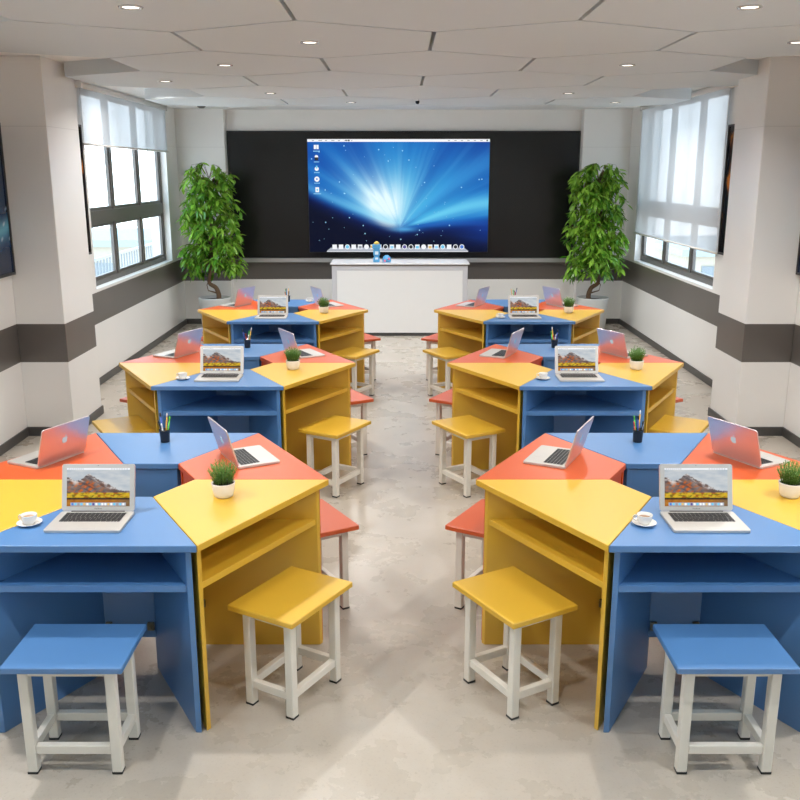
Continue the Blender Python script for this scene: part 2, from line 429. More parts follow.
def disc(bm, x, z, r, m, y=Yf, n=14):
    f = bm.faces.new([bm.verts.new((x+r*math.cos(2*PI*k/n), y, z+r*math.sin(2*PI*k/n))) for k in range(n)]); f.material_index = U[m]
bm = bmesh.new(); X0, Z1 = -dw/2, dh/2
q4(bm, X0, -X0, Z1-.034, Z1, 'ui_white')
for i, w in enumerate((.03,.05,.03,.04,.03,.045,.02)): q4(bm, X0+.06+i*.085, X0+.06+i*.085+w, Z1-.022, Z1-.013, 'ui_grey', Yf-.0005)
for i in range(6): q4(bm, -X0-.55+i*.085, -X0-.52+i*.085, Z1-.022, Z1-.013, 'ui_grey', Yf-.0005)
q4(bm, X0+.50, X0+.515, Z1-.026, Z1-.008, 'ui_black', Yf-.0006); q4(bm, X0+.53, X0+.555, Z1-.026, Z1-.008, 'ui_black', Yf-.0006); disc(bm, -X0-.035, Z1-.017, .011, 'ui_black', Yf-.0006)
obj('menu_bar', bm, uis, disp)
for k in range(5):           # desktop icons with their captions
    bm = bmesh.new()
    x = X0+.115; z = Z1-.10-k*.136
    if k == 0: q4(bm, x-.032, x-.002, z-.026, z+.028, 'ui_white'); q4(bm, x+.002, x+.032, z-.026, z+.028, 'ui_white')
    elif k == 1: disc(bm, x, z+.012, .024, 'ui_white'); q4(bm, x-.024, x+.024, z-.032, z+.006, 'ui_black', Yf-.0005)
    elif k == 2: disc(bm, x, z-.004, .027, 'ui_white'); q4(bm, x-.011, x+.011, z+.0, z+.036, 'ui_cyan', Yf-.0005)
    elif k == 3: disc(bm, x, z, .034, 'ui_white', n=20); disc(bm, x, z, .011, 'ui_blue', Yf-.0005)
    else: q4(bm, x-.022, x+.026, z-.032, z+.032, 'ui_white'); disc(bm, x+.002, z-.002, .013, 'ui_cyan', Yf-.0005)
    n = (6,5,5,5,7)[k]
    for i in range(n): q4(bm, x-.012*n/2*1.1+i*.0145, x-.012*n/2*1.1+i*.0145+.010, z-.058, z-.046, 'ui_star', Yf-.0005)
    obj('desktop_icon', bm, uis, disp)
bm = bmesh.new()
zd = -dh/2+.002
q4(bm, -.94+.03, .91-.03, zd+.012, zd+.055, 'ui_dock', Yf, .055); q4(bm, -.94-.025, .91+.025, zd, zd+.010, 'ui_white', Yf-.0004)
kinds = ['ui_white','ui_white','ui_cyan','ui_white','ui_grey','ui_white','ui_amber','ui_white','ui_black','ui_star','ui_white','ui_violet','ui_black','ui_cyan','ui_white','ui_amber','ui_star','ui_cyan','ui_white','ui_black','ui_blue']
for i, k in enumerate(kinds):
    x = -.86+i*.0855; z = zd+.066
    if i % 3 == 2 or k == 'ui_black': disc(bm, x, z, .033, 'ui_white', Yf-.0005); disc(bm, x, z, .024, k, Yf-.0009)
    else: q4(bm, x-.03, x+.03, z-.03, z+.03, 'ui_white', Yf-.0005); q4(bm, x-.02, x+.021, z-.022, z+.012, k, Yf-.0009)
obj('dock', bm, uis, disp)
bm = bmesh.new(); random.seed(11)
for k in range(70):
    x = random.uniform(X0+.05, -X0-.05); z = random.uniform(-dh/2+.13, dh/2-.08); disc(bm, x, z, random.choice((.004,.005,.009)), 'ui_star', Yf, 6)
obj('stars', bm, uis, disp)

def framed(name, X, s, y0, y1, z0, z1, fn, label, nx=60, ny=50):
    t = thing(name, label, 'picture', (X, (y0+y1)/2, (z0+z1)/2)); w, h = y1-y0, z1-z0
    # local: picture in the YZ plane, facing -s along X
    bm = bmesh.new(); fw = .018
    for q in ((-w/2, w/2, -h/2, -h/2+fw), (-w/2, w/2, h/2-fw, h/2), (-w/2, -w/2+fw, -h/2+fw, h/2-fw), (w/2-fw, w/2, -h/2+fw, h/2-fw)):
        xa, xb = sorted((0, -s*.04)); box(bm, xa, xb, *q, .002)
    obj('picture_frame', bm, 'picf', t)
    xa, xb = sorted((0, -s*.028)); obj('backing', box(bmesh.new(), xa, xb, -w/2+fw, w/2-fw, -h/2+fw, h/2-fw), 'picf', t)
    pic_grid('picture', w-2*fw, h-2*fw, nx, ny, fn, 'print_pic', t, Matrix.Translation((-s*.030,0,0)) @ Matrix.Rotation(s*-PI/2, 4, 'Z'))
def nebula(u, v):
    n = .5+.5*N2(u*3, v*3, 2); r = .5+.5*N2(u*9+4, v*9, 5)
    c = mixc((8,20,48), (24,84,132), n*1.1*(.4+.6*r)); q = math.exp(-((v-.15-.35*abs(u-.5))/.07)**2)
    c = mixc(c, (110,190,210), q*.8)
    if noise.noise(Vector((u*60, v*60, 3))) > .62: c = mixc(c, (210,230,240), .7)
    return c
def night(u, v):
    n = .5+.5*N2(u*5, v*5, 9); c = (18,16,18)
    if n > .62: c = mixc(c, (186,110,40), (n-.62)*5)
    return c
framed('framed_picture', XL, -1, 5.1, 6.735, 1.255, 2.34, nebula, 'dark blue starry picture in a thin grey frame on the near left wall')
framed('framed_picture', XR, 1, 5.1, 6.735, 1.255, 2.34, nebula, 'dark blue picture in a thin grey frame on the near right wall')
framed('framed_picture', XL, -1, 7.62, 8.44, 1.26, 2.41, night, 'tall dark picture squeezed between left column and left window')
framed('framed_picture', XR, 1, 7.62, 8.44, 1.26, 2.41, night, 'tall dark picture squeezed between right column and right window')

# ceiling: thick hexagonal panels below the slab, one row offset against the next
PX, PY, HX = .1654, 5.278, .671
SL, SY = .369, .3575
gap = .011
lights = {}
def clip(pts, xlo, xhi):
    for side, lim in ((0, xlo), (1, xhi)):
        out = []
        for i in range(len(pts)):
            a, b = pts[i], pts[(i+1) % len(pts)]
            ina = a[0] >= lim if side == 0 else a[0] <= lim; inb = b[0] >= lim if side == 0 else b[0] <= lim
            if ina: out.append(a)
            if ina != inb: t = (lim-a[0])/(b[0]-a[0]); out.append((lim, a[1]+t*(b[1]-a[1])))
        pts = out
        if not pts: return pts
    return pts
for i in range(-6, 5):
    yc = PY+1.0824*i
    for j in range(-6, 7):
        if (i+j) % 2 == 0: continue
        if j % 2 == 0 and abs(j) > 2: continue
        xc = PX+HX*j
        if abs(j) > 3: continue
        gx, gs = gap, gap*.6
        pts = [(xc-HX+gx, yc-SY+gs), (xc, yc-SY-SL+gs*2), (xc+HX-gx, yc-SY+gs), (xc+HX-gx, yc+SY-gs), (xc, yc+SY+SL-gs*2), (xc-HX+gx, yc+SY-gs)]
        if yc-SY-SL < Y0+.05: continue
        if i == 1 or i == 2:      # panels stop at the columns
            if yc+SY > CL0-.05 and yc-SY < CL1+.05:
                pass
        pts = clip(pts, XL+.004, XR-.004)
        prism_b = bmesh.new(); prism(prism_b, [(x-xc, y-yc) for x, y in pts], 0, ZU-ZP, .0)
        o = obj('ceiling_panel', prism_b, 'ceil', ceil, loc=(xc, yc, ZP))

# downlights, one in the middle of many panels
dl_mesh = {}
def downlight(x, y, z, label, power=9, first=[None]):
    t = thing('downlight', label, 'ceiling light', (x, y, z), 0, 'round recessed ceiling downlights')
    if not dl_mesh:
        bm = bmesh.new(); lathe(bm, [(.037,-.001),(.043,-.005),(.052,-.005),(.054,0.0),(.037,0)], 32); a = obj('trim_ring', bm, 'ring', t)
        bm = bmesh.new(); lathe(bm, [(0,-.003),(.036,-.003)], 24); b = obj('lens', bm, 'lamp', t); dl_mesh['r'] = a; dl_mesh['l'] = b
    else:
        for k in 'rl': c = dl_mesh[k].copy(); C.objects.link(c); c.parent = t
    L = bpy.data.lights.new('downlight_glow', 'AREA'); L.shape = 'DISK'; L.size = .07; L.energy = power; L.color = (1,.985,.965); L.spread = math.radians(150)
    lo = bpy.data.objects.new('light', L); C.objects.link(lo); lo.parent = t; lo.location = (0,0,-.012)
DL = [(-1.177,4.196,'above the front left table cluster'), (1.507,4.196,'above the front right table cluster'),
      (-.506,5.278,'left of the room centre, between front and middle clusters'), (2.178,5.278,'near the right wall, ahead of the right column'),
      (-1.177,6.36,'above the middle left table cluster'), (1.507,6.36,'above the middle right table cluster'),
      (-1.848,7.443,'nearest the left column and left wall'),
      (-1.177,8.525,'above the back left table cluster'), (1.507,8.525,'above the back right table cluster'),
      (-.506,9.608,'left of centre in the rearmost row of ceiling panels'), (2.178,9.608,'at the right of the rearmost row of ceiling panels')]
for x, y, l in DL: downlight(x, y, ZP, 'recessed downlight ' + l, 18 if y > 8 else (13 if x < 0 else 14))
downlight(-2.40, 8.90, ZU, 'round downlight in the white upper ceiling beside the left window', 9)
downlight(.72, 11.2, ZU, 'round downlight in the strip of upper ceiling before the board', 14)
downlight(-.62, 11.2, ZU, 'small downlight left of centre in the ceiling strip before the board', 14)
for x, y, p in ((-1.848,3.113,25),(2.178,3.113,22),(-1.177,2.03,13),(1.507,2.03,13),(.165,2.03,11)): downlight(x, y, ZP, 'added unseen downlight overhead near the front of the room', p)  # extra out-of-view downlights, added to brighten the columns and near room
t = thing('smoke_detector', 'small dark ceiling sensor right of centre in the rear ceiling panels', 'sensor', (.165, 9.45, ZP))
bm = bmesh.new(); lathe(bm, [(0,-.03),(.012,-.028),(.02,-.016),(.02,0),(0,0)], 16); obj('sensor_eye', bm, 'cap', t)
t = thing('smoke_detector', 'small dark ceiling sensor beside the left window end of the upper ceiling', 'sensor', (-2.45, 11.6, ZU))
bm = bmesh.new(); lathe(bm, [(0,-.03),(.03,-.028),(.05,-.012),(.055,0),(0,0)], 16); obj('sensor_eye', bm, 'frame', t)

# ------------------------------------------------------------------ white cabinet at the front wall
cb = thing('lectern_cabinet', 'long white cabinet with framed front standing before the black board', 'cabinet', (-.012, 11.175, 0))
w, d = .84, .50
obj('body', box(bmesh.new(), -w+.02, w-.02, .012, d, .04, .878, .002), 'cab', cb)
bm = bmesh.new(); box(bm, -w, -w+.06, 0, .03, .04, .88, .003); box(bm, w-.06, w, 0, .03, .04, .88, .003); box(bm, -w+.06, w-.06, 0, .03, .82, .88, .003)
obj('front_frame', bm, 'cabf', cb)
obj('front_panel', box(bmesh.new(), -w+.06, w-.06, .004, .012, .04, .82, .002), 'cab', cb)
obj('worktop', box(bmesh.new(), -w-.02, w+.02, -.02, d+.01, .892, .912, .003), 'cabt', cb)
obj('worktop_edge', box(bmesh.new(), -w-.012, w+.012, -.014, d, .88, .892, .001), 'cabl', cb)
obj('plinth', box(bmesh.new(), -w+.02, w-.02, .015, d-.02, 0, .04), 'baseb', cb)
t = thing('toy_figure', 'tall blue block toy with yellow top standing on the white cabinet', 'toy', (-.30, 11.30, .912))
bm = bmesh.new(); box(bm, -.035, .035, -.03, .03, .0, .075, .008); box(bm, -.045, -.037, -.02, .02, .0, .06, .004); obj('base_block', bm, 'toyb', t)
bm = bmesh.new(); box(bm, -.042, .042, -.03, .03, .075, .16, .012); obj('middle_block', bm, 'toyb', t)
bm = bmesh.new(); box(bm, -.055, .05, -.035, .035, .16, .225, .014); obj('top_block', bm, 'toyb', t)
bm = bmesh.new(); lathe(bm, [(0,.222),(.035,.222),(.03,.245),(0,.26)], 16); box(bm, -.075,-.04,-.012,.012,.178,.205,.006); obj('crown', bm, 'toyy', t)
bm = bmesh.new(); box(bm, -.02, .022, -.034, -.029, .095, .135, .003); box(bm, -.018,.018,-.034,-.029,.035,.06,.003); obj('chest_plate', bm, 'toyw', t)
t = thing('toy_figure', 'small squat blue toy with pink spots beside the tall block toy', 'toy', (-.175, 11.30, .912))
bm = bmesh.new(); lathe(bm, [(0,0),(.05,0),(.055,.03),(.045,.065),(.02,.085),(0,.088)], 20); obj('toy_body', bm, 'toyb', t)
bm = bmesh.new()
for x, z in ((-.022,.022),(.028,.045)):
    b = bmesh.new(); bmesh.ops.create_icosphere(b, subdivisions=2, radius=.015); merge(bm, b, 0, Matrix.Translation((x,-.045,z)))
obj('spots', bm, 'toyp', t, smooth=True)

# ------------------------------------------------------------------ trapezoid desks, six to a ring
R_, RI, DO = .8, .24, .45
AP = R_*math.sqrt(3)/2; AI = RI*math.sqrt(3)/2
HT, TT = .749, .026
def trap(y_out, y_in, inset):
    # plan of the wedge between two planes parallel to its outer edge, side faces moved in by inset
    def hw(y): return -y/math.sqrt(3) - inset/math.cos(PI/6)
    return [(-hw(y_out), y_out+DO), (hw(y_out), y_out+DO), (hw(y_in), y_in+DO), (-hw(y_in), y_in+DO)]
desk_of = {}
def make_desk(col, label):
    t = thing('trapezoid_desk', label, 'desk')
    bm = bmesh.new(); prism(bm, trap(-AP, -AI, .0012), HT-TT, HT, .003); obj('desktop', bm, col, t)
    for s in (-1, 1):
        bm = bmesh.new()
        # panel runs along the slanted side: between two insets
        yo, yi = -AP+.030, -AI-.006
        def px(y, ins): return s*(-y/math.sqrt(3) - ins/math.cos(PI/6))
        a, b = .010, .028
        pts = [(px(yo,a), yo+DO), (px(yo,b), yo+DO), (px(yi,b), yi+DO), (px(yi,a), yi+DO)]
        prism(bm, pts, 0, HT-TT-.0003, .0015); obj('side_panel', bm, col, t)
    obj('shelf', prism(bmesh.new(), trap(-AP+.036, -AI-.03, .0285), .557, .583, .0015), col, t)
    obj('back_panel', prism(bmesh.new(), trap(-AI-.028, -AI-.010, .0285), .15, HT-TT-.0004, .0015), col, t)
    for s in (-1, 1):
        bm = bmesh.new(); y = -AI-.028+DO; x = s*((AI+.028)/math.sqrt(3)-.0285/math.cos(PI/6)-.018)
        box(bm, x-.014, x+.014, y-.014, y+.0004, .185, .222, .003); box(bm, x-.006, x+.006, y-.018, y-.0145, .195, .212, .002)
        obj('bracket', bm, 'bracket', t)
    return t
SLOTS = [(0,'blue','front'), (60,'yellow','front right'), (120,'red','back right'), (180,'blue','back'), (240,'red','back left'), (300,'yellow','front left')]
WORD = dict(blue='blue', yellow='yellow', red='orange-red')
D2 = 1.106
ROWS = [('front', 3.56), ('middle', 5.94), ('back', 8.372)]

def make_stool(col):
    t = thing('stool', 'x', 'stool', group='stools around the table clusters')
    h = .425; obj('seat', box(bmesh.new(), -.2, .2, -.15, .15, h-.023, h, .003), col, t)
    lw = .034; ox, oy = .161, .113
    for sx in (-1, 1):
        for sy in (-1, 1):
            bm = bmesh.new(); x, y = sx*(ox-lw/2), sy*(oy-lw/2)
            box(bm, x-lw/2, x+lw/2, y-lw/2, y+lw/2, .006, h-.0232, .003)
            l = obj('leg', bm, 'leg', t)
            obj('foot_cap', box(bmesh.new(), x-lw/2-.0008, x+lw/2+.0008, y-lw/2-.0008, y+lw/2+.0008, 0, .009, .001), 'cap', l)
    r = .0125
    for z0, z1, nm in ((.075, .107, 'stretcher'), (h-.0555, h-.0235, 'seat_rail')):
        for s in (-1, 1):
            y = s*(oy-lw/2); obj(nm, box(bmesh.new(), -ox+lw+.0002, ox-lw-.0002, y-r, y+r, z0, z1, .002), 'leg', t)
            x = s*(ox-lw/2); obj(nm, box(bmesh.new(), x-r, x+r, -oy+lw+.0002, oy-lw-.0002, z0, z1, .002), 'leg', t)
    return t
stool_of = {}

# ------------------------------------------------------------------ laptop
def mountain(u, v):
    K = [(0,.76),(.06,.74),(.14,.66),(.22,.70),(.30,.80),(.36,.86),(.42,.78),(.52,.68),(.64,.60),(.74,.50),(.84,.42),(1,.40)]
    for (u0, v0), (u1, v1) in zip(K, K[1:]):
        if u0 <= u <= u1: ridge = v0+(v1-v0)*(u-u0)/(u1-u0)+.025*N2(u*14, 1, 4); break
    sky = mixc((196,204,208), (168,182,196), v+.3*N2(u*3, v*6, 3)); sky = mixc(sky, (222,222,220), .5+.5*N2(u*4, v*9, 8))
    if v > ridge: c = sky
    else:
        n = .5+.5*N2(u*9+v*4, v*9, 6); m_ = .5+.5*N2(u*16-v*10, v*12, 1)
        c = mixc((92,78,74), (150,134,128), n)
        c = mixc(c, (206,104,48), sstep(.42, .62, m_)*math.exp(-((u-.28)/.26)**2)*sstep(.30, .42, v)*(1-sstep(.60, .72, v))*1.1)
        c = mixc(c, (226,222,220), sstep(ridge-.16, ridge-.02, v)*sstep(.45, .62, n)*.9)
        c = mixc(c, (60,54,60), sstep(.52, .72, .5+.5*N2(u*12+v*14, v*6, 12))*.5)
    if v < .36:
        n = .5+.5*N2(u*14, v*24, 2)
        c = mixc((196,166,34), (228,190,50), n); c = mixc(c, (168,96,24), sstep(.5, .7, .5+.5*N2(u*11, v*20, 7)))
        c = mixc(c, (120,116,30), sstep(.55, .75, 1-n))
    if v < .23: c = mixc((34,28,22), (96,74,36), .5+.5*N2(u*30, v*30, 5))
    if v < .17:
        c = mixc((150,78,28), (196,140,44), .5+.5*N2(u*14, v*40, 5)); c = mixc(c, (90,96,110), sstep(.7, 1, u)*.5)
    return c
def apple_pts():
    import math as _m
    raw = [(0,.30),(.10,.36),(.22,.38),(.33,.33),(.38,.26)]
    bite = [(.30,.18),(.27,.08),(.29,-.02),(.36,-.10)]
    rest = [(.34,-.20),(.28,-.31),(.20,-.39),(.13,-.40),(.06,-.37),(0,-.36),(-.06,-.37),(-.13,-.40),(-.20,-.38),(-.29,-.28),(-.36,-.14),(-.39,.02),(-.37,.18),(-.30,.30),(-.20,.37),(-.10,.36)]
    leaf = [(0,.42),(.02,.52),(.08,.60),(.17,.64),(.16,.54),(.10,.45)]
    return raw+bite+rest, leaf
def text_mesh(name, body, size, m, parent, mtx):
    cu = bpy.data.curves.new(name, 'FONT'); cu.body = body; cu.size = size; cu.align_x = 'CENTER'; cu.align_y = 'CENTER'; cu.extrude = .0001
    tmp = bpy.data.objects.new('tmp', cu); C.objects.link(tmp)
    dg = bpy.context.evaluated_depsgraph_get(); me = bpy.data.meshes.new_from_object(tmp.evaluated_get(dg))
    bpy.data.objects.remove(tmp); bpy.data.curves.remove(cu)
    me.transform(mtx); me.name = name; me.materials.clear(); me.materials.append(M[m])
    o = bpy.data.objects.new(name, me); C.objects.link(o); o.parent = parent; return o
def rrect(w, h, r, n=5, x=0, y=0):
    pts = []
    for cxs, cys, a0 in ((1,1,0), (-1,1,90), (-1,-1,180), (1,-1,270)):
        for k in range(n+1):
            a = math.radians(a0+90*k/n); pts.append((x+cxs*(w/2-r)+r*math.cos(a), y+cys*(h/2-r)+r*math.sin(a)))
    return pts
def make_laptop():
    t = thing('laptop', 'x', 'laptop', group='open laptops on the desks')
    W, D = .273, .190
    bm = bmesh.new(); prism(bm, rrect(W, D, .009), .0015, .0105, .0012); base = obj('base', bm, 'alu', t)
    bm = bmesh.new()
    for sx in (-1, 1):
        for sy in (-1, 1): b = bmesh.new(); lathe(bm, [(0,0),(.005,0),(.005,.0018),(0,.0018)], 10, 0, sx*.115, sy*.075)
    obj('rubber_foot', bm, 'cap', base)
    obj('key_well', prism(bmesh.new(), rrect(.226, .086, .003, 3, 0, .035), .0103, .0108), 'keygap', base)
    bm = bmesh.new()
    rows = [(14,.0), (14,.5), (13,.7), (12,1.0), (11,1.3)]
    y = .035+.043-.009
    for ri, n in enumerate((14, 14, 14, 13, 12)):
        kw = (.222)/n
        for k in range(n):
            x = -.111+kw*k; box(bm, x+.0008, x+kw-.0008, y-.0062, y+.0062, .0106, .0122, .0004)
        y -= .0145
    x = -.111
    for w_ in (.016,.016,.016,.02,.083,.02,.017,.0113,.0113,.0113):
        box(bm, x+.0008, x+w_-.0008, y-.0062, y+.0062, .0106, .0122, .0004); x += w_
    obj('keyboard', bm, 'key', base)
    obj('trackpad', prism(bmesh.new(), rrect(.086, .054, .003, 3, 0, -.052), .0104, .0108), 'alu', base)
    bm = bmesh.new(); tube(bm, [(-.10, D/2-.0035, .0105), (.10, D/2-.0035, .0105)], .0028, 10); obj('hinge', bm, 'key', t)
    # lid built upright, then tilted back about the hinge
    tilt = Matrix.Translation((0, D/2-.003, .0125)) @ Matrix.Rotation(math.radians(-16), 4, 'X')
    up = tilt @ Matrix.Rotation(PI/2, 4, 'X')     # x,y plan -> x,z upright, thickness toward -y
    LH = .175
    bm = bmesh.new(); prism(bm, rrect(W, LH, .009, 5, 0, LH/2), -.0055, 0, .001, 0, up); lid = obj('lid', bm, 'lid', t)
    bm = bmesh.new(); prism(bm, rrect(W-.003, LH-.003, .008, 5, 0, LH/2), .0001, .0009, 0, 0, up); obj('screen_bezel', bm, 'alu', lid)
    pw, ph = .236, .1425
    pc = Vector((0, .0171+.07125))
    m4 = tilt @ Matrix.Translation((0, -.0014, pc.y))
    pic_grid('screen_picture', pw, ph, 96, 60, mountain, 'laptop_screen', lid, m4)
    bm = bmesh.new()
    def qq(x0, x1, z0, z1, k, y=-.0018):
        f = bm.faces.new([bm.verts.new(tilt @ Vector((x, y, z+pc.y))) for x, z in ((x0,z0),(x1,z0),(x1,z1),(x0,z1))]); f.material_index = U[k]
    qq(-pw/2, pw/2, ph/2-.006, ph/2, 'ui_star' if False else 'ui_white')
    for i in range(8): qq(-pw/2+.006+i*.0075, -pw/2+.0105+i*.0075, ph/2-.0042, ph/2-.002, 'ui_grey', -.002)
    for i in range(7): qq(pw/2-.07+i*.0095, pw/2-.065+i*.0095, ph/2-.0042, ph/2-.002, 'ui_grey', -.002)
    qq(-.104, .104, -ph/2+.002, -ph/2+.014, 'ui_dock')
    seq = ['ui_blue','ui_cyan','ui_grey','ui_cyan','ui_amber','ui_white','ui_cyan','ui_violet','ui_white','ui_cyan','ui_white','ui_white','ui_amber','ui_white','ui_cyan','ui_grey','ui_cyan','ui_white']
    for i, k in enumerate(seq): qq(-.100+i*.0112, -.0920+i*.0112, -ph/2+.0035, -ph/2+.0125, k, -.002)
    obj('screen_interface', bm, uis, lid)
    text_mesh('screen_lettering', 'MacBook', .0075, 'print', lid, tilt @ Matrix.Translation((0, -.0013, .0085)) @ Matrix.Rotation(PI/2, 4, 'X'))
    bm = bmesh.new(); f = bm.faces.new([bm.verts.new(tilt @ Vector((.0014*math.cos(a*PI/4), -.0013, LH-.006+.0014*math.sin(a*PI/4)))) for a in range(8)])
    obj('camera', bm, 'key', lid)
    bm = bmesh.new(); ap, lf = apple_pts()
    back = tilt @ Matrix.Translation((0, .0056, .094)) @ Matrix.Rotation(PI/2, 4, 'X') @ Matrix.Diagonal((-.038, .038, 1, 1))
    prism(bm, ap, -.0008, .0004, 0, 0, back); prism(bm, lf, -.0008, .0004, 0, 0, back)
    bmesh.ops.triangulate(bm, faces=bm.faces[:])
    obj('lid_logo', bm, 'logo', lid)
    return t

# ------------------------------------------------------------------ small things on the desks
def make_cup():
    t = thing('coffee_cup', 'x', 'cup', group='coffee cups on the desks')
    K = .84
    bm = bmesh.new(); lathe(bm, [(K*a, K*b) for a, b in [(0,.003),(.016,.003),(.017,0),(.020,.0),(.021,.004),(.028,.012),(.032,.026),(.0335,.041),(.034,.0425),(.0325,.0425),(.0308,.030),(.027,.016),(.019,.007),(0,.006)]], 36)
    obj('cup_bowl', bm, 'ceramic', t)
    bm = bmesh.new(); tube(bm, [(K*a, 0, K*b) for a, b in [(-.0320,.036),(-.041,.038),(-.048,.031),(-.047,.021),(-.038,.014),(-.0290,.0155)]], .0027, 10); obj('handle', bm, 'ceramic', t)
    bm = bmesh.new(); lathe(bm, [(0,K*.028),(K*.0302,K*.028)], 24); obj('coffee', bm, 'coffee', t)
    return t
def make_saucer():
    bm = bmesh.new(); lathe(bm, [(.84*a, .84*b) for a, b in [(0,.0),(.026,0),(.030,.003),(.046,.008),(.052,.0125),(.0525,.0138),(.051,.0138),(.044,.0105),(.030,.006),(.024,.0045),(0,.0045)]], 40)
    return tag(obj('saucer', bm, 'ceramic'), 'x', 'saucer', 'white saucers under the coffee cups')
def make_small_plant():
    t = thing('potted_plant', 'x', 'plant', group='small potted plants on the yellow desks')
    bm = bmesh.new(); lathe(bm, [(0,0),(.030,0),(.036,.004),(.041,.018),(.044,.036),(.046,.054),(.0468,.060),(.0445,.060),(.042,.050),(0,.050)], 36); obj('pot', bm, 'ceramic', t)
    bm = bmesh.new(); lathe(bm, [(0,.0545),(.02,.0555),(.0428,.052)], 20); obj('soil', bm, 'soil', t)
    random.seed(3); bm = bmesh.new()
    for k in range(56):
        a = k*2.4; r = .036*math.sqrt((k+.5)/56); lean = r/.036
        b = Vector((r*math.cos(a), r*math.sin(a), .053)); h = random.uniform(.060, .098)*(1.08-.42*lean*lean)
        tip = b + Vector((math.cos(a)*lean*.024, math.sin(a)*lean*.024, h))
        mid = (b+tip)/2 + Vector((0,0,.006)) - Vector((math.cos(a), math.sin(a), 0))*.003
        tube(bm, [b, mid, tip], [.0013,.0011,.0006], 5)
        n = 22
        for q in range(n):
            u = .15+.85*q/n; p = b*(1-u)**2+mid*2*u*(1-u)+tip*u*u
            an = q*2.4+k; d = Vector((math.cos(an), math.sin(an), .75)).normalized(); ln = .017*(1.1-.4*u)
            s = d.cross(Vector((0,0,1))).normalized()*.0015
            vs = [bm.verts.new(p-s*.5), bm.verts.new(p+d*ln*.5-s), bm.verts.new(p+d*ln), bm.verts.new(p+d*ln*.5+s), bm.verts.new(p+s*.5)]
            bm.faces.new(vs)
    obj('foliage', bm, 'needle', t)
    return t
def make_pen_cup():
    t = thing('pen_cup', 'x', 'pen cup', group='dark pen cups on the back blue desks')
    bm = bmesh.new(); lathe(bm, [(0,0),(.0205,0),(.0215,.002),(.0252,.060),(.0256,.062),(.0240,.062),(.0203,.004),(0,.004)], 32); obj('cup_wall', bm, 'penb', t)
    bm = bmesh.new(); lathe(bm, [(.0255,.055),(.0262,.055),(.0265,.062),(.0258,.0625)], 32); obj('rim_band', bm, 'boardf', t)
    return t
def make_pen(kind, mat_, length, label):
    t = thing(kind, label, kind.replace('_', ' '), group='pens and pencils in the pen cups')
    bm = bmesh.new(); tube(bm, [(0,0,.006),(0,0,length-.02)], .0036, 6 if kind == 'pencil' else 12); obj('barrel', bm, mat_, t)
    bm = bmesh.new(); tube(bm, [(0,0,length-.02),(0,0,length-.006),(0,0,length)], [.0039,.0039,.0016 if kind == 'pencil' else .0034], 10)
    obj('eraser_tip' if kind == 'pencil' else 'cap', bm, {'pen_blue':'pen_black'}.get(mat_, 'pen_white' if kind == 'pencil' else mat_), t)
    bm = bmesh.new(); tube(bm, [(0,0,0),(0,0,.006)], [.0008,.0036], 8); obj('point', bm, 'pen_black', t)
    return t
PENS = [('pencil','pencil_yellow',.146,'tall yellow'), ('pen','pen_green',.118,'green'), ('pen','pen_red',.096,'red'), ('pen','pen_blue',.134,'blue'), ('pen','pen_black',.104,'black'), ('marker','pen_white',.092,'white')]
proto = {}
def put(key, maker, loc, rz, label):
    if key not in proto:
        o = maker(); proto[key] = o; o.location = loc; o.rotation_euler = (0,0,rz); o['label'] = label
    else: o = dup(proto[key], loc, rz, label)
    return o
